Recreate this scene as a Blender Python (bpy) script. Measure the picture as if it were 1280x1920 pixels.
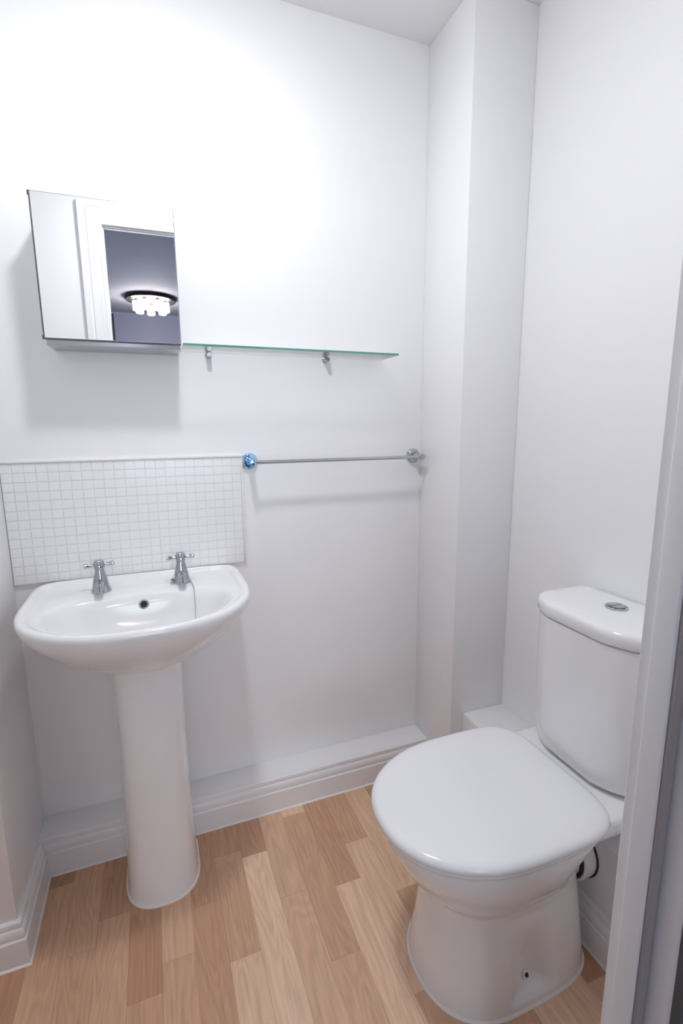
import bpy, bmesh, math, random
from mathutils import Vector, Matrix

random.seed(7)
for o in list(bpy.data.objects):
    bpy.data.objects.remove(o, do_unlink=True)
scene = bpy.context.scene
COL = scene.collection

# ------------------------------------------------------------------ camera
cam_d = bpy.data.cameras.new('camera')
cam_d.sensor_fit = 'HORIZONTAL'
cam_d.sensor_width = 36.0
cam_d.lens = 36.0 * 918.76 / 1280.0
cam_d.clip_start = 0.02
cam_d.clip_end = 50
cam = bpy.data.objects.new('camera', cam_d)
COL.objects.link(cam)
_r = Vector((0.93351931, -0.35845736, -0.00707172))
_u = Vector((0.06941167, 0.16134514, 0.98445405))
_f = Vector((0.35174381, 0.91949773, -0.17549992))
_m = Matrix(((_r.x, _u.x, -_f.x), (_r.y, _u.y, -_f.y), (_r.z, _u.z, -_f.z))).to_4x4()
_m.translation = Vector((0.4162, -1.4405, 1.2))
cam.matrix_world = _m
scene.camera = cam

# ------------------------------------------------------------------ world, lamps' strength, exposure
world = bpy.data.worlds.new('world')
world.use_nodes = True
world.node_tree.nodes['Background'].inputs[0].default_value = (0.8, 0.85, 1.0, 1)
world.node_tree.nodes['Background'].inputs[1].default_value = 1.9     # bluish sky, fill light through the added hall window
scene.world = world
BATH_LAMP = 96.0          # emission strength of the opal dome
HALL_LAMP = 15.0          # emission strength of the glass shades in the hall
LAMP_POS = (0.53, -0.615, 2.285)
vs = scene.view_settings
vs.view_transform = 'Standard'
vs.look = 'None'
vs.exposure = 1.22
vs.gamma = 1.0
vs.use_curve_mapping = False
scene.cycles.max_bounces = 10
scene.cycles.diffuse_bounces = 7
scene.cycles.glossy_bounces = 5
scene.cycles.adaptive_threshold = 0.02
scene.cycles.transparent_max_bounces = 16

# ------------------------------------------------------------------ dimensions (metres)
XL, XC, XR = 0.0591, 1.2513, 1.4504      # nib face, column left face, right wall
DC = 0.2251                              # column front face at y = -DC
H = 2.2848                               # ceiling
YN = 0.3115                              # end of the nib at y = -YN
LED, HS = 0.0968, 0.1092                 # ledge depth (with board), skirting height
BT = 0.018                               # skirting board thickness
XB, ZB = 1.2973, 0.2762                  # pipe boxing on the right wall
YD0, YD1 = -1.095, -1.158                # door wall faces
OX0, OX1, OZ = 0.263, 0.922, 1.990       # lining faces of the door opening
HX0, HX1, HY, HH = -0.75, 1.75, -4.30, 2.30

# ------------------------------------------------------------------ materials
def nmat(name):
    m = bpy.data.materials.new(name)
    m.use_nodes = True
    nt = m.node_tree
    b = nt.nodes['Principled BSDF']
    return m, nt, b

def simple(name, col, rough=0.5, metal=0.0, coat=0.0, spec=0.5, bump=0.0, bscale=200.0, var=0.0):
    m, nt, b = nmat(name)
    b.inputs['Base Color'].default_value = (*col, 1)
    b.inputs['Roughness'].default_value = rough
    b.inputs['Metallic'].default_value = metal
    b.inputs['Coat Weight'].default_value = coat
    b.inputs['Coat Roughness'].default_value = 0.05
    b.inputs['Specular IOR Level'].default_value = spec
    tc = nt.nodes.new('ShaderNodeTexCoord')
    if bump > 0:
        n = nt.nodes.new('ShaderNodeTexNoise')
        n.inputs['Scale'].default_value = bscale
        n.inputs['Detail'].default_value = 3
        bp = nt.nodes.new('ShaderNodeBump')
        bp.inputs['Strength'].default_value = bump
        bp.inputs['Distance'].default_value = 0.002
        nt.links.new(tc.outputs['Object'], n.inputs['Vector'])
        nt.links.new(n.outputs['Fac'], bp.inputs['Height'])
        nt.links.new(bp.outputs['Normal'], b.inputs['Normal'])
    if var > 0:
        n2 = nt.nodes.new('ShaderNodeTexNoise')
        n2.inputs['Scale'].default_value = 3.0
        n2.inputs['Detail'].default_value = 4
        mx = nt.nodes.new('ShaderNodeMix'); mx.data_type = 'RGBA'
        mx.inputs['A'].default_value = (*col, 1)
        mx.inputs['B'].default_value = (*[c * (1 - var) for c in col], 1)
        nt.links.new(tc.outputs['Object'], n2.inputs['Vector'])
        nt.links.new(n2.outputs['Fac'], mx.inputs['Factor'])
        nt.links.new(mx.outputs['Result'], b.inputs['Base Color'])
    return m

def emissive(name, col, strength):
    m, nt, b = nmat(name)
    b.inputs['Base Color'].default_value = (0.9, 0.9, 0.9, 1)
    b.inputs['Emission Color'].default_value = (*col, 1)
    b.inputs['Emission Strength'].default_value = strength
    return m

M = {}
M['wall'] = simple('wall_paint', (0.91, 0.91, 0.92), 0.42, bump=0.06, bscale=90, var=0.02)
M['ceiling'] = simple('ceiling_paint', (0.90, 0.90, 0.905), 0.8, bump=0.08, bscale=120)
M['gloss'] = simple('white_gloss_paint', (0.88, 0.88, 0.89), 0.28, bump=0.04, bscale=60, var=0.03)
M['ceramic'] = simple('white_ceramic', (0.88, 0.88, 0.885), 0.12, coat=0.6)
M['plastic'] = simple('white_plastic', (0.88, 0.88, 0.895), 0.16, coat=0.3)
M['tile'] = simple('white_tile_glaze', (0.89, 0.89, 0.90), 0.22, coat=0.2)
M['grout'] = simple('pale_grout', (0.86, 0.86, 0.87), 0.9, bump=0.1, bscale=300)
M['caulk'] = simple('white_sealant', (0.85, 0.83, 0.80), 0.4)
M['chrome'] = simple('chrome', (0.50, 0.51, 0.54), 0.10, metal=1.0)
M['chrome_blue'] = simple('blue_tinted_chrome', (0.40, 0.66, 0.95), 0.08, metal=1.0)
M['steel'] = simple('brushed_steel', (0.55, 0.55, 0.58), 0.32, metal=1.0, bump=0.05, bscale=400)
M['darksteel'] = simple('dark_steel_edge', (0.16, 0.16, 0.18), 0.3, metal=0.8)
M['mirror'] = simple('mirror_glass', (0.93, 0.94, 0.95), 0.0, metal=1.0)
M['black'] = simple('black_rubber', (0.012, 0.012, 0.014), 0.5)
M['dark'] = simple('dark_metal', (0.05, 0.05, 0.055), 0.4, metal=0.6)
M['darkgrey'] = simple('dark_grey_matt', (0.10, 0.10, 0.105), 0.7)
M['gapshade'] = simple('brown_grey_gap_shade', (0.36, 0.32, 0.32), 0.9)  # shade of the jamb gap put into the colour
M['hallpaint'] = simple('grey_blue_paint', (0.27, 0.30, 0.42), 0.7, bump=0.05, bscale=100)
M['hallceil'] = simple('grey_ceiling_paint', (0.52, 0.53, 0.62), 0.8, bump=0.05, bscale=100)
M['carpet'] = simple('grey_carpet', (0.25, 0.24, 0.24), 0.95, bump=0.5, bscale=500)
M['subfloor'] = simple('subfloor_board', (0.45, 0.30, 0.20), 0.9)
M['lampbase'] = simple('bronze_plate', (0.06, 0.05, 0.05), 0.35, metal=0.7)
M['dome'] = emissive('opal_lamp_glass', (0.95, 0.97, 1.0), BATH_LAMP)
M['hallglass'] = emissive('lit_lamp_glass', (1.0, 0.90, 0.86), HALL_LAMP)

def glass_sheet():
    m, nt, b = nmat('clear_shelf_glass')
    nt.nodes.remove(b)
    out = nt.nodes['Material Output']
    t = nt.nodes.new('ShaderNodeBsdfTransparent')
    t.inputs[0].default_value = (0.98, 0.992, 0.988, 1)
    g = nt.nodes.new('ShaderNodeBsdfGlossy')
    g.inputs['Roughness'].default_value = 0.0
    fr = nt.nodes.new('ShaderNodeFresnel')
    fr.inputs['IOR'].default_value = 1.35
    mx = nt.nodes.new('ShaderNodeMixShader')
    nt.links.new(fr.outputs[0], mx.inputs[0])
    nt.links.new(t.outputs[0], mx.inputs[1])
    nt.links.new(g.outputs[0], mx.inputs[2])
    nt.links.new(mx.outputs[0], out.inputs['Surface'])
    return m
M['glass'] = glass_sheet()
M['glassedge'] = simple('green_glass_edge', (0.10, 0.33, 0.26), 0.1, coat=0.4)

def wood():
    m, nt, b = nmat('oak_laminate')
    L = nt.links.new
    tc = nt.nodes.new('ShaderNodeTexCoord')
    oi = nt.nodes.new('ShaderNodeObjectInfo')
    mul = nt.nodes.new('ShaderNodeMath'); mul.operation = 'MULTIPLY'; mul.inputs[1].default_value = 37.0
    L(oi.outputs['Random'], mul.inputs[0])
    cmb = nt.nodes.new('ShaderNodeCombineXYZ')
    L(mul.outputs[0], cmb.inputs[0]); L(mul.outputs[0], cmb.inputs[1])
    add = nt.nodes.new('ShaderNodeVectorMath'); add.operation = 'ADD'
    L(tc.outputs['Object'], add.inputs[0]); L(cmb.outputs[0], add.inputs[1])
    mp = nt.nodes.new('ShaderNodeMapping')
    mp.inputs['Scale'].default_value = (110, 4.0, 1)
    L(add.outputs[0], mp.inputs[0])
    fine = nt.nodes.new('ShaderNodeTexNoise')
    fine.inputs['Scale'].default_value = 1.6
    fine.inputs['Detail'].default_value = 5
    fine.inputs['Roughness'].default_value = 0.65
    L(mp.outputs[0], fine.inputs['Vector'])
    # cathedral figure
    mp2 = nt.nodes.new('ShaderNodeMapping')
    mp2.inputs['Scale'].default_value = (14, 1.7, 1)
    L(add.outputs[0], mp2.inputs[0])
    wv = nt.nodes.new('ShaderNodeTexNoise')
    wv.inputs['Scale'].default_value = 1.3
    wv.inputs['Detail'].default_value = 1.5
    wv.inputs['Distortion'].default_value = 0.5
    L(mp2.outputs[0], wv.inputs['Vector'])
    ring = nt.nodes.new('ShaderNodeMath'); ring.operation = 'MULTIPLY'; ring.inputs[1].default_value = 75.0
    L(wv.outputs['Fac'], ring.inputs[0])
    sn = nt.nodes.new('ShaderNodeMath'); sn.operation = 'SINE'
    L(ring.outputs[0], sn.inputs[0])
    # combine: base from random, minus grain
    ramp = nt.nodes.new('ShaderNodeValToRGB')
    e = ramp.color_ramp.elements
    e[0].position = 0.0; e[0].color = (0.47, 0.250, 0.145, 1)
    e[1].position = 1.0; e[1].color = (0.87, 0.610, 0.425, 1)
    k = ramp.color_ramp.elements.new(0.5); k.color = (0.67, 0.415, 0.268, 1)
    at = nt.nodes.new('ShaderNodeAttribute')
    at.attribute_type = 'OBJECT'; at.attribute_name = 'tone'
    L(at.outputs['Fac'], ramp.inputs[0])
    s1 = nt.nodes.new('ShaderNodeMath'); s1.operation = 'MULTIPLY_ADD'
    s1.inputs[1].default_value = 0.62; s1.inputs[2].default_value = -0.31
    L(fine.outputs['Fac'], s1.inputs[0])
    s2 = nt.nodes.new('ShaderNodeMath'); s2.operation = 'MULTIPLY_ADD'
    s2.inputs[1].default_value = 0.06
    L(sn.outputs[0], s2.inputs[0]); L(s1.outputs[0], s2.inputs[2])
    s3 = nt.nodes.new('ShaderNodeMath'); s3.operation = 'ADD'; s3.inputs[1].default_value = 1.0
    L(s2.outputs[0], s3.inputs[0])
    mx = nt.nodes.new('ShaderNodeVectorMath'); mx.operation = 'SCALE'
    L(ramp.outputs[0], mx.inputs[0]); L(s3.outputs[0], mx.inputs['Scale'])
    L(mx.outputs[0], b.inputs['Base Color'])
    b.inputs['Roughness'].default_value = 0.38
    bp = nt.nodes.new('ShaderNodeBump')
    bp.inputs['Strength'].default_value = 0.05
    bp.inputs['Distance'].default_value = 0.001
    L(fine.outputs['Fac'], bp.inputs['Height'])
    L(bp.outputs['Normal'], b.inputs['Normal'])
    return m
M['wood'] = wood()

# ------------------------------------------------------------------ builders
def finish(bm, smooth=True, ang=35):
    bmesh.ops.recalc_face_normals(bm, faces=bm.faces[:])
    if smooth:
        lim = math.radians(ang)
        for f in bm.faces:
            f.smooth = True
        for e in bm.edges:
            if len(e.link_faces) == 2:
                e.smooth = e.calc_face_angle(0) < lim
            else:
                e.smooth = False

def obj(name, bm, mat, parent=None, smooth=True, ang=35, mats=None, recalc=True):
    """bm holds world coordinates; a child is stored relative to its parent's base"""
    if recalc:
        finish(bm, smooth, ang)
    if parent is not None:
        base = Vector(parent['_w'])
        bmesh.ops.translate(bm, verts=bm.verts[:], vec=-base)
    me = bpy.data.meshes.new(name)
    bm.to_mesh(me); bm.free()
    for mm in (mats or [mat]):
        me.materials.append(M[mm])
    o = bpy.data.objects.new(name, me)
    COL.objects.link(o)
    if parent is not None:
        o.parent = parent
        o['_w'] = list(base)
    else:
        o['_w'] = [0.0, 0.0, 0.0]
    return o

def thing(name, label, cat, loc, group=None):
    o = bpy.data.objects.new(name, None)
    o.empty_display_size = 0.05
    COL.objects.link(o)
    o.location = loc
    o['_w'] = list(loc)
    o['label'] = label; o['category'] = cat
    if group: o['group'] = group
    return o

def struct(o, label=None):
    o['kind'] = 'structure'
    if label: o['label'] = label
    return o

def bx(bm, x0, x1, y0, y1, z0, z1, bev=0.0, seg=2):
    vs_ = [bm.verts.new((x, y, z)) for x in (x0, x1) for y in (y0, y1) for z in (z0, z1)]
    F = [(0, 1, 3, 2), (4, 6, 7, 5), (0, 4, 5, 1), (2, 3, 7, 6), (0, 2, 6, 4), (1, 5, 7, 3)]
    fs = [bm.faces.new([vs_[i] for i in f]) for f in F]
    if bev > 0:
        es = list({e for f in fs for e in f.edges})
        bmesh.ops.bevel(bm, geom=es, offset=bev, segments=seg, profile=0.5, affect='EDGES')
    return bm

def box(x0, x1, y0, y1, z0, z1, bev=0.0, seg=2):
    return bx(bmesh.new(), x0, x1, y0, y1, z0, z1, bev, seg)

def loft(bm, rings, cap0=True, cap1=True):
    R = [[bm.verts.new(p) for p in r] for r in rings]
    n = len(R[0])
    for a, b in zip(R, R[1:]):
        for i in range(n):
            j = (i + 1) % n
            bm.faces.new((a[i], a[j], b[j], b[i]))
    if cap0: bm.faces.new(R[0][::-1])
    if cap1: bm.faces.new(R[-1])
    return R

def frame_of(d):
    d = Vector(d).normalized()
    a = Vector((0, 0, 1)) if abs(d.z) < 0.9 else Vector((1, 0, 0))
    u = d.cross(a).normalized()
    return d, u, d.cross(u).normalized()

def lathe(bm, origin, axis, prof, n=32, cap0=True, cap1=True):
    """prof: list of (distance along axis, radius)"""
    d, u, v = frame_of(axis)
    o = Vector(origin)
    rings = [[o + d * h + (u * math.cos(2 * math.pi * i / n) + v * math.sin(2 * math.pi * i / n)) * max(r, 1e-5)
              for i in range(n)] for h, r in prof]
    loft(bm, rings, cap0, cap1)
    return bm

def tube(bm, pts, r, n=12, cap=True):
    pts = [Vector(p) for p in pts]
    rings = []
    pu = None
    for i, p in enumerate(pts):
        d = (pts[min(i + 1, len(pts) - 1)] - pts[max(i - 1, 0)]).normalized()
        if pu is None:
            _, u, v = frame_of(d)
        else:
            u = (pu - d * pu.dot(d)).normalized(); v = d.cross(u)
        pu = u
        rr = r[i] if isinstance(r, (list, tuple)) else r
        rings.append([p + (u * math.cos(2 * math.pi * k / n) + v * math.sin(2 * math.pi * k / n)) * rr for k in range(n)])
    loft(bm, rings, cap, cap)
    return bm

def sgnpow(c, e):
    return math.copysign(abs(c) ** e, c)

def outline(cx, w, vc, vb, vf, z, nb=2.0, nf=2.0, N=112, swap=False):
    """closed outline: half-width w about cx; front end vf, back end vb, widest at vc"""
    pts = []
    for i in range(N):
        t = 2 * math.pi * (i + 0.5) / N
        c, s = math.cos(t), math.sin(t)
        n = nb if s > 0 else nf
        a = cx + w * sgnpow(c, 2 / n)
        b = vc + ((vb - vc) if s > 0 else (vc - vf)) * sgnpow(s, 2 / n)
        pts.append((b, a, z) if swap else (a, b, z))
    return pts

def sweep(path, prof, z0=0.0):
    """extrude a skirting profile (u out of the wall, z) along a floor path; out = right of travel"""
    bm = bmesh.new()
    P = [Vector(p) for p in path]
    rings = []
    for i, p in enumerate(P):
        def nrm(a, b):
            d = (b - a).normalized()
            return Vector((d.y, -d.x))
        if i == 0: m = nrm(P[0], P[1])
        elif i == len(P) - 1: m = nrm(P[-2], P[-1])
        else:
            n1, n2 = nrm(P[i - 1], p), nrm(p, P[i + 1])
            m = (n1 + n2); m = m / (1 + n1.dot(n2))
        rings.append([(p.x + m.x * u, p.y + m.y * u, z0 + z) for u, z in prof])
    loft(bm, rings)
    return bm

# ------------------------------------------------------------------ structure: room shell
struct(obj('wall_back', box(XL - 0.1, XR + 0.1, 0.0, 0.1, -0.02, H + 0.03), 'wall'),
       'white painted wall behind the basin, mirror cabinet and towel rail')
struct(obj('wall_right', box(XR, XR + 0.1, -1.16, 0.0, -0.02, H + 0.03), 'wall'),
       'white painted wall behind the toilet cistern')
struct(obj('wall_left', box(-0.75, XL, -YN, 0.1, -0.02, H + 0.03, 0.004), 'wall'),
       'white wall nib at the left of the basin, turning outward')
struct(obj('wall_far_left', box(-0.85, -0.75, -1.10, -YN, -0.02, H + 0.03), 'wall'))
struct(obj('wall_column', box(XC, XR, -DC, 0.0, 0.0, H, 0.003), 'wall'),
       'white boxed pipe column in the corner from floor to ceiling')
struct(obj('ceiling', box(-0.75, XR + 0.05, -1.10, 0.05, H, H + 0.1), 'ceiling'), 'white painted bathroom ceiling')

# door wall with its opening
bm = bmesh.new()
bx(bm, -0.85, OX0 - 0.016, YD1, YD0, -0.02, HH + 0.05)
bx(bm, OX1 + 0.016, HX1 + 0.05, YD1, YD0, -0.02, HH + 0.05)
bx(bm, OX0 - 0.016, OX1 + 0.016, YD1, YD0, OZ + 0.016, HH + 0.05)
struct(obj('wall_front', bm, 'wall', smooth=False), 'white wall around the doorway, seen in the mirror')

# hall beyond the doorway
struct(obj('ceiling_hall', box(HX0 - 0.1, HX1 + 0.1, HY - 0.1, YD1, HH, HH + 0.1), 'hallceil'),
       'grey hall ceiling seen through the doorway in the mirror')
struct(obj('floor_hall', box(HX0 - 0.1, HX1 + 0.1, HY - 0.1, YD1, -0.1, 0.0), 'carpet'))
WX0, WX1, WZ0, WZ1 = -0.30, 1.30, 0.60, 1.85
bm = bmesh.new()
bx(bm, HX0 - 0.1, WX0, HY - 0.1, HY, 0.0, HH)
bx(bm, WX1, HX1 + 0.1, HY - 0.1, HY, 0.0, HH)
bx(bm, WX0, WX1, HY - 0.1, HY, 0.0, WZ0)
bx(bm, WX0, WX1, HY - 0.1, HY, WZ1, HH)
win = struct(obj('fill_window_1', box(WX0 - 0.03, WX1 + 0.03, HY - 0.1, HY + 0.04, WZ0 - 0.03, WZ0, 0.004), 'gloss'), 'white framed hall window, added unseen to let in fill light')  # window added behind the camera to let soft fill light in
for wa, wb, za, zb in ((WX0, WX0 + 0.05, WZ0, WZ1), (WX1 - 0.05, WX1, WZ0, WZ1), ((WX0 + WX1) / 2 - 0.03, (WX0 + WX1) / 2 + 0.03, WZ0 + 0.05, WZ1 - 0.05),
                       (WX0 + 0.05, WX1 - 0.05, WZ0, WZ0 + 0.05), (WX0 + 0.05, WX1 - 0.05, WZ1 - 0.05, WZ1)):
    obj('fill_window_frame', box(wa, wb, HY - 0.08, HY - 0.03, za, zb, 0.003), 'gloss', win)
for wa, wb in ((WX0 + 0.05, (WX0 + WX1) / 2 - 0.03), ((WX0 + WX1) / 2 + 0.03, WX1 - 0.05)):
    obj('fill_window_pane', box(wa, wb, HY - 0.058, HY - 0.054, WZ0 + 0.05, WZ1 - 0.05), 'glass', win, smooth=False)
struct(obj('wall_hall_end', bm, 'hallpaint', smooth=False),
       'blue grey end wall of the hall seen in the mirror')
struct(obj('wall_hall_left', box(HX0 - 0.1, HX0, HY, YD1, 0.0, HH), 'hallpaint'))
struct(obj('wall_hall_right', box(HX1, HX1 + 0.1, HY, YD1, 0.0, HH), 'hallpaint'))

# pipe boxing along the right wall and ledge along the basin wall
struct(obj('trim_1', box(XB, XR, -1.095, -DC, 0.0, ZB, 0.002), 'gloss'), 'low white pipe boxing behind the toilet')
struct(obj('trim_2', box(XL, XC, -LED + BT, 0.0, 0.0, HS, 0.0015), 'gloss'), 'low white ledge above the skirting below the basin')

SK = [(0, HS - 0.001), (0.006, HS - 0.001), (0.0088, HS - 0.0028), (0.0098, HS - 0.006), (0.0098, HS - 0.013),
      (0.0082, HS - 0.0145), (0.0086, HS - 0.0165), (0.0115, HS - 0.018), (0.0142, HS - 0.023), (0.0150, HS - 0.030),
      (0.0150, HS - 0.036), (0.0128, HS - 0.0375), (0.0130, HS - 0.0400), (0.0165, HS - 0.0415), (0.018, HS - 0.044),
      (0.018, 0.0), (0, 0.0)]
CK = [(0.0175, 0.0), (0.0175, 0.0032), (0.0195, 0.0028), (0.0215, 0.0015), (0.0225, 0.0)]

def skirting(name, path, label):
    o = struct(obj(name, sweep(path, SK), 'gloss', ang=25), label)
    c = obj('sealant_bead', sweep(path, CK), 'caulk', o)
    return o
skirting('baseboard_back', [(XL, -LED + BT), (XC, -LED + BT)], 'white moulded skirting board below the basin')
skirting('baseboard_right', [(XC, -LED), (XC, -DC), (XB, -DC), (XB, -1.095)], 'white moulded skirting board behind the toilet')
skirting('baseboard_left', [(-0.75, -YN), (XL, -YN), (XL, -LED)], 'white moulded skirting board around the wall nib')

# floor: sub-floor slab with separate laminate staves
fl = struct(obj('floor', box(-0.75, XR, -1.16, 0.0, -0.10, -0.008), 'subfloor', smooth=False), 'pale oak laminate floor laid in narrow staves')
PW, G = 0.0718, 0.0001
joints = {   # strip index -> known joints (y) and tones of the pieces from far to near
    -1: ([-0.28, -0.62], [0.15, 0.45, 0.3]),
    0: ([-0.50, -0.86], [0.12, 0.35, 0.5]),
    1: ([-0.44, -0.80], [0.55, 0.45, 0.7]),
    2: ([-0.33, -0.66], [0.25, 0.30, 0.6]),
    3: ([-0.20, -0.492], [0.25, 0.40, 0.80]),
    4: ([-0.228, -0.70], [0.25, 0.92, 0.55]),
    5: ([-0.385, -0.86], [0.60, 0.62, 0.75]),
    6: ([-0.13, -0.574], [0.85, 0.42, 0.55]),
    7: ([-0.405, -0.76], [0.25, 0.85, 0.6]),
    8: ([-0.29, -0.70], [0.35, 0.72, 0.5]),
    9: ([-0.475, -0.9], [0.66, 0.30, 0.5]),
}
k = -15
while True:
    x0 = 0.285 + PW * k
    if x0 > XR: break
    x1 = min(x0 + PW, XR - 0.001); xa = max(x0, -0.75)
    if k in joints:
        js, tn = joints[k]
    else:
        js, y = [], -random.uniform(0.1, 0.4)
        while y > -1.0:
            js.append(y); y -= random.uniform(0.28, 0.5)
        tn = [random.random() for _ in range(len(js) + 1)]
    ys = [-0.001] + list(js) + [-1.155]
    for a, b, t in zip(ys, ys[1:], tn):
        cx_, cy_ = (xa + x1) / 2, (a + b) / 2
        hx, hy = (x1 - xa) / 2 - G, (a - b) / 2 - G
        bmp = box(-hx, hx, -hy, hy, -0.008, 0.0, 0.0003, 1)
        finish(bmp, False)
        me = bpy.data.meshes.new('plank')
        bmp.to_mesh(me); bmp.free()
        me.materials.append(M['wood'])
        o = bpy.data.objects.new('plank', me)
        COL.objects.link(o); o.parent = fl; o.location = (cx_, cy_, 0)
        o['tone'] = float(t)
    k += 1

# ------------------------------------------------------------------ door frame
d1 = struct(obj('door_1', box(OX1, OX1 + 0.016, YD1, YD0, 0.0, OZ + 0.016, 0.001), 'gloss'), 'white painted door frame at the right edge')
obj('jamb', box(OX0 - 0.016, OX0, YD1, YD0, 0.0, OZ + 0.016, 0.001), 'gloss', d1)
obj('head_lining', box(OX0, OX1, YD1, YD0, OZ, OZ + 0.016, 0.001), 'gloss', d1)
obj('door_stop', box(OX1 - 0.017, OX1, -1.1215, -1.0955, 0.0, OZ, 0.0022, 3), 'gloss', d1)
obj('door_stop', box(OX0, OX0 + 0.017, -1.1215, -1.0955, 0.0, OZ, 0.0022, 3), 'gloss', d1)
obj('door_stop', box(OX0 + 0.017, OX1 - 0.017, -1.1215, -1.0955, OZ - 0.017, OZ, 0.0022, 3), 'gloss', d1)
# architraves: moulded profile mitred round the opening (u = away from the opening, t = out of the wall)
AR = [(0.0, 0.0), (0.0, 0.0135), (0.0015, 0.0150), (0.010, 0.0150), (0.0118, 0.0130), (0.016, 0.0128), (0.020, 0.0155),
      (0.030, 0.0185), (0.046, 0.0195), (0.052, 0.0190), (0.055, 0.0165), (0.058, 0.0165), (0.062, 0.0190), (0.082, 0.0190), (0.084, 0.0175), (0.084, 0.0)]
def architrave(xa, xb, zt, y0, sgn):
    bm = bmesh.new()
    rings = []
    for (px, pz, mx_, mz) in ((xa, 0.0, -1, 0), (xa, zt, -1, 1), (xb, zt, 1, 1), (xb, 0.0, 1, 0)):
        rings.append([(px + mx_ * u, y0 + sgn * t, pz + mz * u) for u, t in AR])
    loft(bm, rings)
    return bm
obj('architrave', architrave(OX0 + 0.012, OX1 - 0.0115, OZ - 0.012, YD0, 1), 'gloss', d1, ang=25)
obj('architrave', architrave(OX0 - 0.012, OX1 + 0.012, OZ + 0.012, YD1, -1), 'gloss', d1, ang=25)
obj('dark_strip', box(OX1 - 0.0008, OX1 + 0.012, YD1 - 0.007, YD1 + 0.004, 0.0, OZ, 0.001), 'darkgrey', d1)  # dark grey strip on the hall-side edge of the lining
obj('gap_shade_strip', box(OX1 - 0.0145, OX1, -1.1262, -1.1212, 0.0, OZ - 0.017, 0.0015), 'gapshade', d1)  # dark strip standing in for the shaded gap beside the stop
sp = obj('strike_plate', box(OX1 - 0.0012, OX1 + 0.0005, -1.150, -1.128, 1.01, 1.09, 0.0004), 'dark', d1)
obj('latch_hole', box(OX1 - 0.0018, OX1 + 0.0005, -1.144, -1.133, 1.035, 1.062, 0.0004), 'black', sp)
hg = obj('hinge', box(OX0, OX0 + 0.004, YD1 - 0.002, -1.128, 1.56, 1.66, 0.001), 'dark', d1)
obj('hinge_knuckle', lathe(bmesh.new(), (OX0 + 0.012, YD1 - 0.012, 1.555), (0, 0, 1), [(0, 0.0), (0, 0.010), (0.11, 0.010), (0.11, 0)], 12), 'dark', hg)

# ------------------------------------------------------------------ bathroom ceiling lamp
lx, ly, lz = LAMP_POS
t = thing('ceiling_lamp', 'small round opal glass ceiling lamp above the basin', 'lamp', (lx, ly, lz))
obj('lamp_base', lathe(bmesh.new(), (lx, ly, lz), (0, 0, -1), [(0.0, 0.0), (0.0, 0.075), (0.022, 0.075), (0.026, 0.071), (0.026, 0.0)], 40), 'gloss', t)
obj('lamp_glass', lathe(bmesh.new(), (lx, ly, lz - 0.0255), (0, 0, -1),
    [(0.0, 0.0), (0.0, 0.062)] + [(0.016 * math.sin(a), 0.062 * math.cos(a)) for a in [i * math.pi / 2 / 10 for i in range(1, 10)]] + [(0.016, 0.0)], 40), 'dome', t)

# ------------------------------------------------------------------ hall lamp (seen in the mirror)
hx, hy_, hz = 0.432, -3.62, HH
t = thing('hall_lamp', 'flush hall ceiling lamp with dark round plate and lit glass shades, reflected in mirror', 'lamp', (hx, hy_, hz))
obj('ceiling_plate', lathe(bmesh.new(), (hx, hy_, hz), (0, 0, -1), [(0.0, 0.0), (0.0, 0.18), (0.012, 0.21), (0.022, 0.212), (0.03, 0.205), (0.03, 0.0)], 48), 'lampbase', t)
for i in range(7):
    a = 2 * math.pi * i / 7 + 0.2
    for rr in (0.12,):
        px, py = hx + rr * math.cos(a), hy_ + rr * math.sin(a)
        s = obj('glass_shade', lathe(bmesh.new(), (px, py, hz - 0.042), (0, 0, -1), [(0, 0), (0, 0.028), (0.004, 0.032), (0.075, 0.032), (0.08, 0.028), (0.08, 0)], 20), 'hallglass', t)
        obj('shade_holder', lathe(bmesh.new(), (px, py, hz - 0.029), (0, 0, -1), [(0, 0), (0, 0.016), (0.014, 0.016), (0.014, 0)], 16), 'lampbase', s)

# ------------------------------------------------------------------ mosaic splashback
TX0, TX1, TZ0, TZ1, NC, NR = XL + 0.001, 0.652, 0.797, 1.110, 23, 13
t = thing('tile_splashback', 'white mosaic tile splashback on the wall above the basin', 'splashback', ((TX0 + TX1) / 2, 0, TZ0))
obj('backing', box(TX0, TX1, -0.0058, 0.0, TZ0, TZ1), 'grout', t, smooth=False)
pw_, ph_ = (TX1 - TX0) / NC, (TZ1 - TZ0) / NR
tb = box(-pw_ / 2 + 0.0005, pw_ / 2 - 0.0005, -0.0016, 0.0, -ph_ / 2 + 0.0006, ph_ / 2 - 0.0006, 0.0004, 1)
finish(tb, False)
tme = bpy.data.meshes.new('tile'); tb.to_mesh(tme); tb.free(); tme.materials.append(M['tile'])
for r in range(NR):
    for c in range(NC):
        o = bpy.data.objects.new('tile', tme)
        COL.objects.link(o); o.parent = t
        o.location = (TX0 + pw_ * (c + .5) - t.location.x, -0.0056 - random.uniform(0, 0.0003), ph_ * (r + .5))
        o.rotation_euler = (random.uniform(-.003, .003), 0, random.uniform(-.003, .003))
obj('edge_trim', box(TX0, TX1 + 0.006, -0.0105, 0.0, TZ1, TZ1 + 0.0065, 0.002), 'caulk', t)
obj('edge_trim', box(TX1, TX1 + 0.006, -0.0105, 0.0, TZ0, TZ1, 0.002), 'caulk', t)

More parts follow.
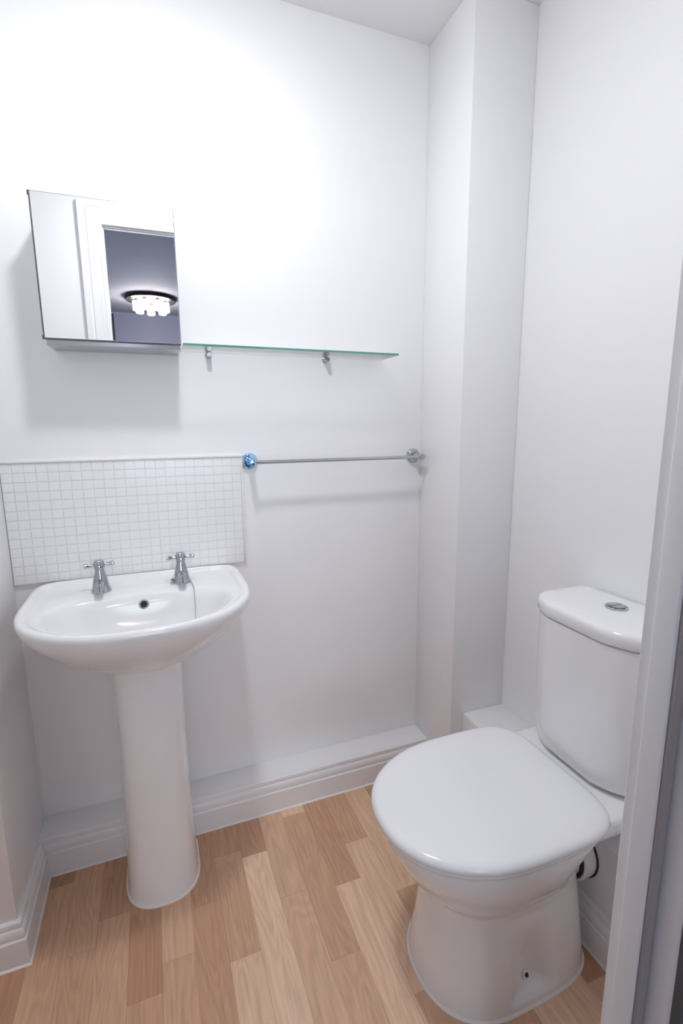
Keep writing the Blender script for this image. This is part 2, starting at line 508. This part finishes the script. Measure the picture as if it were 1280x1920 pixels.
# ------------------------------------------------------------------ pedestal basin
BX = 0.3670
bas = thing('pedestal_basin', 'white ceramic pedestal washbasin with two chrome taps', 'washbasin', (BX, -0.20, 0))
YB = -0.0115
R_ = []
def br(z, w, vb, vf, vc=-0.2, nb=9, nf=2.35):
    R_.append(outline(BX, w, vc, vb, vf, z, nb, nf))
br(0.6318, 0.0600, -0.115, -0.270, nb=3)
br(0.6399, 0.0880, -0.095, -0.295, nb=3)
br(0.6518, 0.1160, -0.075, -0.322, nb=3.5)
br(0.6725, 0.1530, -0.052, -0.355, nb=4.5)
br(0.6947, 0.1840, -0.035, -0.382, nb=5.5)
br(0.7206, 0.2170, -0.022, -0.406, nb=7)
br(0.7465, 0.2400, -0.014, -0.425, nb=8)
br(0.7650, 0.2525, YB, -0.4365)
br(0.7760, 0.2565, YB, -0.4405)
br(0.7845, 0.2585, YB, -0.4425)
br(0.7915, 0.2580, YB, -0.4420)
br(0.7965, 0.2550, -0.012, -0.4390)
br(0.7985, 0.2500, -0.014, -0.4340)
br(0.7980, 0.2430, -0.018, -0.4280)
br(0.7950, 0.2370, -0.023, -0.4230)
br(0.7905, 0.2325, -0.028, -0.4190)
br(0.7885, 0.2280, -0.034, -0.4160, nb=8)
br(0.7880, 0.2190, -0.100, -0.4120, nb=5)
br(0.7875, 0.2120, -0.148, -0.4085, vc=-0.25, nb=3.6)
br(0.7850, 0.2080, -0.156, -0.4050, vc=-0.26, nb=3.4)
br(0.7790, 0.2000, -0.162, -0.4015, vc=-0.27, nb=3.2)
br(0.7600, 0.1930, -0.168, -0.3950, vc=-0.27, nb=3.0)
br(0.7300, 0.1790, -0.175, -0.3820, vc=-0.27, nb=2.8)
br(0.7000, 0.1560, -0.187, -0.3640, vc=-0.27, nb=2.5)
br(0.6770, 0.1230, -0.202, -0.3420, vc=-0.27, nb=2.2)
br(0.6640, 0.0820, -0.222, -0.3180, vc=-0.27, nb=2)
br(0.6590, 0.0450, -0.242, -0.2980, vc=-0.27, nb=2)
br(0.6570, 0.0220, -0.250, -0.2900, vc=-0.27, nb=2)
bm = bmesh.new(); loft(bm, R_)
bowl = obj('basin_bowl', bm, 'ceramic', bas, ang=50)
obj('waste', lathe(bmesh.new(), (BX, -0.27, 0.6568), (0, 0, 1), [(0, 0), (0, 0.021), (0.003, 0.021), (0.004, 0.017), (0.002, 0.014), (0.002, 0)], 28), 'chrome', bas)
# overflow
ov = obj('overflow', lathe(bmesh.new(), (BX + 0.003, -0.1665, 0.7590), (0, -1, 0.16), [(-0.002, 0), (-0.002, 0.0125), (0.0022, 0.0125), (0.003, 0.011), (0.0022, 0.0088), (0.0010, 0.0085), (0.0010, 0)], 28), 'chrome', bas)
obj('overflow_hole', lathe(bmesh.new(), (BX + 0.003, -0.1685, 0.7593), (0, -1, 0.16), [(-0.001, 0), (-0.001, 0.0082), (0.0014, 0.0082), (0.0014, 0)], 20), 'black', ov)
# pedestal: hollow-backed column, D-shaped in plan
rings = []
def pr(z, w, vf, w2=None):
    rings.append(outline(BX, w, -0.185, -0.095, vf, z, 8, 2.5))
pr(0.0, 0.0915, -0.2930)
pr(0.010, 0.0905, -0.2915)
pr(0.05, 0.0885, -0.2880)
pr(0.15, 0.0850, -0.2835)
pr(0.30, 0.0825, -0.2800)
pr(0.45, 0.0815, -0.2790)
pr(0.55, 0.0820, -0.2800)
pr(0.60, 0.0830, -0.2820)
pr(0.64, 0.0840, -0.2840)
bm = bmesh.new(); loft(bm, rings)
ped = obj('pedestal', bm, 'ceramic', bas, ang=50)
bm = bmesh.new()
loft(bm, [outline(BX, 0.0948, -0.185, -0.0965, -0.2965, 0.0, 8, 2.5), outline(BX, 0.0940, -0.185, -0.0965, -0.2960, 0.002, 8, 2.5),
      outline(BX, 0.0910, -0.185, -0.0960, -0.2920, 0.0045, 8, 2.5)])
obj('sealant_bead', bm, 'caulk', bas)
# taps
def tap(x, y, turn, chain):
    z = 0.7875
    body = lathe(bmesh.new(), (x, y, z), (0, 0, 1),
                 [(0, 0), (0, 0.0235), (0.004, 0.0238), (0.007, 0.0225), (0.012, 0.0205), (0.026, 0.0178), (0.042, 0.0142),
                  (0.056, 0.0112), (0.060, 0.0108), (0.060, 0)], 32)
    tp = obj('tap', body, 'chrome', bas)
    tp['label'] = 'chrome pillar tap with cross handle' + (' and plug chain' if chain else '')
    # spout: short nose over the bowl
    obj('spout', tube(bmesh.new(), [(x, y - 0.006, z + 0.020), (x, y - 0.022, z + 0.026), (x, y - 0.038, z + 0.027), (x, y - 0.050, z + 0.023), (x, y - 0.054, z + 0.013)],
                      [0.0115, 0.0112, 0.0105, 0.0098, 0.0090], 16), 'chrome', tp)
    # cross handle
    hb = lathe(bmesh.new(), (x, y, z + 0.0595), (0, 0, 1), [(0, 0), (0, 0.0100), (0.003, 0.0125), (0.018, 0.0125), (0.021, 0.0108), (0.0225, 0.009), (0.0225, 0)], 24)
    for q in range(4):
        a = turn + q * math.pi / 2
        d = Vector((math.cos(a), math.sin(a), 0))
        c = Vector((x, y, z + 0.0700))
        lathe(hb, c, d, [(0.009, 0), (0.009, 0.0050), (0.014, 0.0042), (0.026, 0.0050), (0.031, 0.0062), (0.0345, 0.0058), (0.0360, 0.0)], 14)
    obj('cross_handle', hb, 'chrome', tp)
    if chain:
        ck = obj('chain_stay', lathe(bmesh.new(), (x - 0.024, y - 0.006, z), (0, 0, 1), [(0, 0), (0, 0.006), (0.004, 0.006), (0.006, 0.0035), (0.010, 0.0035), (0.012, 0.005), (0.015, 0.0035), (0.015, 0)], 16), 'chrome', tp)
        cp = [(x + 0.022, y - 0.010, z + 0.004), (x + 0.024, y - 0.028, z + 0.0024), (x + 0.0255, y - 0.046, z + 0.0022), (x + 0.026, y - 0.0575, z + 0.0006),
              (x + 0.0262, y - 0.0645, z - 0.007), (x + 0.026, y - 0.0710, z - 0.0275), (x + 0.025, y - 0.0840, z - 0.0565), (x + 0.021, y - 0.106, z - 0.0860), (x + 0.010, y - 0.139, z - 0.1070)]
        cb = bmesh.new()
        dense = []
        for a, b in zip(cp, cp[1:]):
            for i in range(4):
                dense.append(Vector(a).lerp(Vector(b), i / 4))
        dense.append(Vector(cp[-1]))
        tube(cb, dense, 0.0009, 6)
        for p in dense:
            bmesh.ops.create_icosphere(cb, subdivisions=1, radius=0.0017, matrix=Matrix.Translation(p))
        obj('plug_chain', cb, 'steel', tp)
tap(0.2715, -0.110, 0.12, False)
tap(0.4660, -0.110, 0.02, True)

# ------------------------------------------------------------------ mirror cabinet
cx0, cx1, cz0, cz1, cy = 0.2045, 0.5015, 1.386, 1.7025, -0.120
t = thing('mirror_cabinet', 'steel wall cabinet with a square mirror door above the basin', 'cabinet', ((cx0 + cx1) / 2, 0, cz0))
bm = bmesh.new()
bx(bm, cx0 + 0.003, cx1 - 0.001, -0.104, 0.0, cz0, cz1 - 0.002, 0.0015)
obj('cabinet_body', bm, 'steel', t)
dr = obj('mirror_door', box(cx0, cx1, cy + 0.001, -0.1065, cz0 + 0.010, cz1, 0.001), 'darksteel', t)
obj('mirror_pane', box(cx0 + 0.0035, cx1 - 0.0012, cy, cy + 0.003, cz0 + 0.0125, cz1 - 0.0015, 0.0004, 1), 'mirror', dr)
bm = bmesh.new()
bx(bm, cx0 + 0.004, cx1 - 0.003, -0.1068, -0.1038, cz0 + 0.011, cz1 - 0.003)
obj('door_seal', bm, 'black', t, smooth=False)
for z in (cz0 + 0.014, cz1 - 0.004):
    obj('hinge_pin', lathe(bmesh.new(), (cx0 + 0.001, cy + 0.006, z - 0.004), (0, 0, 1), [(0, 0), (0, 0.0035), (0.008, 0.0035), (0.008, 0)], 12), 'dark', dr)

dr.matrix_local = Matrix.Translation((cx0 - t.location.x, -0.1065, 0)) @ Matrix.Rotation(-0.009, 4, 'Z') @ Matrix.Translation((t.location.x - cx0, 0.1065, 0))

# ------------------------------------------------------------------ glass shelf
sx0, sx1, sz = 0.506, 1.104, 1.397
t = thing('glass_shelf', 'clear glass wall shelf with green edge beside the mirror cabinet', 'shelf', ((sx0 + sx1) / 2, 0, sz))
bm = box(sx0, sx1, -0.118, -0.0015, sz, sz + 0.005, 0.0005, 1)
bmesh.ops.recalc_face_normals(bm, faces=bm.faces[:])
for f in bm.faces:
    f.material_index = 1 if f.normal.y < -0.3 else 0
obj('glass_pane', bm, None, t, mats=['glass', 'glassedge'], smooth=False)
for bxp in (0.578, 0.918):
    b = lathe(bmesh.new(), (bxp, 0, sz - 0.0075), (0, -1, 0), [(0, 0), (0, 0.0085), (0.003, 0.0085), (0.004, 0.0070), (0.024, 0.0070), (0.026, 0.0058), (0.026, 0)], 20)
    br_ = obj('shelf_bracket', b, 'chrome', t)
    obj('bracket_clip', box(bxp - 0.006, bxp + 0.006, -0.024, -0.002, sz + 0.0052, sz + 0.0095, 0.0012), 'dark', br_)

# ------------------------------------------------------------------ towel rail
rx0, rx1, rz, ry = 0.679, 1.2205, 1.097, -0.062
t = thing('towel_rail', 'chrome towel rail with round wall plates beside the splashback', 'towel rail', ((rx0 + rx1) / 2, 0, rz))
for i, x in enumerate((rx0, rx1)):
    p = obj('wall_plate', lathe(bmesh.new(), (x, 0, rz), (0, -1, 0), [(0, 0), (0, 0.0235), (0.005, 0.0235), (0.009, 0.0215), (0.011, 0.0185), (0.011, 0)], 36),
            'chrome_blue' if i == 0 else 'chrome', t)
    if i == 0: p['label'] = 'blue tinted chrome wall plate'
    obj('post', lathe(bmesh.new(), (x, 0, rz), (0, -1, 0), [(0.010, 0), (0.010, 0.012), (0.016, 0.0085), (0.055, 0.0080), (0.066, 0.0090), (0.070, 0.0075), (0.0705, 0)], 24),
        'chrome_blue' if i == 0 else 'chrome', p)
obj('rail_bar', lathe(bmesh.new(), (rx0, ry, rz), (1, 0, 0), [(0, 0), (0, 0.0052), (rx1 - rx0, 0.0052), (rx1 - rx0, 0)], 20), 'chrome', t)

# ------------------------------------------------------------------ toilet
TY = -0.668
toi = thing('toilet', 'white close-coupled toilet with closed lid against the right wall', 'toilet', (1.10, TY, 0))
rings = []
def tr(z, w, xf, xb=1.275, xc=1.04, nb=4.0, nf=2.3):
    rings.append(outline(TY, w, xc, xb, xf, z, nb, nf, swap=True))
tr(0.000, 0.1400, 0.885, 1.272)
tr(0.012, 0.1390, 0.886, 1.272)
tr(0.040, 0.1350, 0.890, 1.270)
tr(0.090, 0.1270, 0.897, 1.268)
tr(0.150, 0.1190, 0.903, 1.262)
tr(0.200, 0.1140, 0.905, 1.255)
tr(0.222, 0.1150, 0.902, 1.250)
tr(0.234, 0.1210, 0.895, 1.235, nf=2.2)
tr(0.246, 0.1310, 0.884, 1.2, nf=2.2)
tr(0.265, 0.1440, 0.867, 1.185, nf=2.2)
tr(0.295, 0.1580, 0.845, 1.185, nf=2.2)
tr(0.330, 0.1690, 0.824, 1.2, nf=2.2)
tr(0.360, 0.1755, 0.811, 1.225, nf=2.2)
tr(0.380, 0.1780, 0.806, 1.250, nf=2.2)
tr(0.388, 0.1770, 0.808, 1.250, nf=2.2)
tr(0.391, 0.1720, 0.813, 1.246, nf=2.2)
bm = bmesh.new(); loft(bm, rings)
bmesh.ops.recalc_face_normals(bm, faces=bm.faces[:])
bmesh.ops.subdivide_edges(bm, edges=[e for e in bm.edges if abs(e.verts[0].co.z - e.verts[1].co.z) > 0.02 and e.verts[0].co.z < 0.25 and e.verts[1].co.z < 0.25], cuts=4, use_grid_fill=True)
SX, SZ = 1.085, 0.038
for v in bm.verts:      # the scooped hollows that hold the fixing screws
    for sg in (-1, 1):
        dy = (v.co.y - TY) * sg
        if dy > 0.05 and v.co.z < 0.24:
            gx = math.exp(-((v.co.x - SX) / 0.042) ** 4)
            lo = min(1, max(0, (v.co.z - 0.016) / 0.016)); lo = lo * lo * (3 - 2 * lo)
            hi = min(1, max(0, (0.19 - v.co.z) / 0.14)); hi = hi * hi * (3 - 2 * hi)
            v.co.y -= sg * 0.030 * gx * lo * hi
# deck that carries the cistern
def dk(z, w, x0, x1):
    return outline(TY, w, (x0 + x1) / 2, x1, x0, z, 7, 7, swap=True)
loft(bm, [dk(0.335, 0.118, 1.15, 1.432), dk(0.350, 0.145, 1.15, 1.440), dk(0.365, 0.156, 1.15, 1.444), dk(0.392, 0.160, 1.15, 1.446), dk(0.400, 0.158, 1.152, 1.446), dk(0.4035, 0.152, 1.158, 1.440)])
obj('pan', bm, 'ceramic', toi, ang=60)
bm = bmesh.new()
loft(bm, [outline(TY, 0.1440, 1.04, 1.276, 0.8810, 0.0, 4, 2.3, swap=True), outline(TY, 0.1430, 1.04, 1.276, 0.8820, 0.002, 4, 2.3, swap=True),
          outline(TY, 0.1390, 1.04, 1.272, 0.8860, 0.005, 4, 2.3, swap=True)])
obj('sealant_bead', bm, 'caulk', toi)
def sr(z, ins, xf=0.788, xb=1.248, w=0.190):
    return outline(TY, w - ins, 1.035, xb - ins, xf + ins, z, 4.8, 2.15, swap=True)
bm = bmesh.new()
loft(bm, [sr(0.3925, 0.010), sr(0.3935, 0.007), sr(0.3970, 0.0055), sr(0.4030, 0.006), sr(0.4040, 0.009)])
obj('seat', bm, 'plastic', toi, ang=50)
bm = bmesh.new()
loft(bm, [sr(0.4050, 0.006), sr(0.4055, 0.0035), sr(0.4080, 0.001), sr(0.4120, 0.0), sr(0.4165, 0.001), sr(0.4205, 0.004), sr(0.4235, 0.009), sr(0.4255, 0.017),
          sr(0.4268, 0.030), sr(0.4276, 0.055), sr(0.4280, 0.090), sr(0.4281, 0.14)])
obj('seat_lid', bm, 'plastic', toi, ang=60)
for s in (-1, 1):
    obj('hinge', lathe(bmesh.new(), (1.2405, TY + s * 0.075 - 0.02, 0.4125), (0, 1, 0), [(0, 0), (0, 0.008), (0.002, 0.009), (0.038, 0.009), (0.04, 0.008), (0.04, 0)], 20), 'plastic', toi)
# cistern: bowed front, tapering down
CXB = 1.447
def cr(z, w, xf, nb=12, nf=3.2):
    pts = []
    N = 96
    for i in range(N):
        tt = 2 * math.pi * (i + .5) / N
        c, s = math.cos(tt), math.sin(tt)
        u = sgnpow(c, 2 / 9)
        x_f = xf + 0.048 * abs(u) ** 2.2                         # bow of the front
        xm = (CXB + x_f) / 2
        b = xm + (CXB - x_f) / 2 * sgnpow(s, 2 / 9)
        pts.append((b, TY + w * u, z))
    return pts
bm = bmesh.new()
loft(bm, [cr(0.4070, 0.122, 1.278), cr(0.409, 0.132, 1.268), cr(0.416, 0.140, 1.261), cr(0.430, 0.1455, 1.257), cr(0.47, 0.1495, 1.254), cr(0.56, 0.1520, 1.252), cr(0.66, 0.1535, 1.251), cr(0.7465, 0.1540, 1.2505), cr(0.748, 0.150, 1.255)])
obj('cistern', bm, 'ceramic', toi, ang=50)
bm = bmesh.new()
loft(bm, [cr(0.403, 0.108, 1.300), cr(0.4075, 0.108, 1.300)])
obj('cistern_gasket', bm, 'darkgrey', toi)
bm = bmesh.new()
loft(bm, [cr(0.7500, 0.1530, 1.2515), cr(0.7508, 0.1560, 1.2485), cr(0.7540, 0.1580, 1.2465), cr(0.7700, 0.1585, 1.2460), cr(0.7760, 0.1575, 1.2470), cr(0.7805, 0.1550, 1.2495), cr(0.7835, 0.1500, 1.2545), cr(0.7855, 0.142, 1.263), cr(0.787, 0.115, 1.29)])
obj('cistern_lid', bm, 'ceramic', toi, ang=50)
FX = 1.375
fb = obj('flush_button', lathe(bmesh.new(), (FX, TY - 0.008, 0.7865), (0, 0, 1), [(0, 0), (0, 0.0240), (0.003, 0.0240), (0.0045, 0.0225), (0.0040, 0.0195), (0.0030, 0.0190), (0.0030, 0)], 36), 'chrome', toi)
for s in (-1, 1):
    bm = bmesh.new()
    n = 18
    lo, hi = [], []
    for i in range(n + 1):
        a = -math.pi / 2 + math.pi * i / n
        r = 0.0180
        p = (FX + r * math.sin(a), TY - 0.008 + s * (0.0008 + (r - 0.0008) * math.cos(a)))
        lo.append((p[0], p[1], 0.7893)); hi.append((p[0], p[1], 0.7925))
    hi2 = [(FX + (x - FX) * .9, TY - 0.008 + s * 0.0012 + (y - (TY - 0.008) - s * 0.0012) * .9, 0.7933) for x, y, z in hi]
    loft(bm, [lo, hi, hi2])
    obj('button_half', bm, 'chrome', fb)
# screw cap in the hollow
obj('fixing_screw', lathe(bmesh.new(), (SX, TY - 0.1060, SZ), (0, -1, 0.35), [(0, 0), (0, 0.0085), (0.004, 0.0085), (0.005, 0.007), (0.005, 0)], 20), 'plastic', toi)
obj('screw_head', lathe(bmesh.new(), (SX, TY - 0.1110, SZ + 0.0018), (0, -1, 0.35), [(0, 0), (0, 0.0048), (0.0012, 0.0045), (0.0012, 0)], 16), 'dark', toi)
# pan connector into the boxing
PYC, PZC = -0.690, 0.205
pc = obj('pan_connector', lathe(bmesh.new(), (1.20, PYC, PZC), (1, 0, 0), [(0, 0), (0, 0.050), (0.062, 0.050), (0.062, 0.060), (0.066, 0.064), (0.090, 0.064), (0.0975, 0.062), (0.0975, 0)], 40), 'plastic', toi)
obj('rubber_seal', lathe(bmesh.new(), (1.2575, PYC, PZC), (1, 0, 0), [(0, 0.049), (0, 0.058), (0.0052, 0.058), (0.0052, 0.049)], 40, False, False), 'black', pc)
obj('rubber_seal', lathe(bmesh.new(), (1.2945, PYC, PZC), (1, 0, 0), [(0, 0.060), (0, 0.0665), (0.0028, 0.0665), (0.0028, 0.060)], 40, False, False), 'black', pc)

for o in bpy.data.objects:
    if '_w' in o: del o['_w']
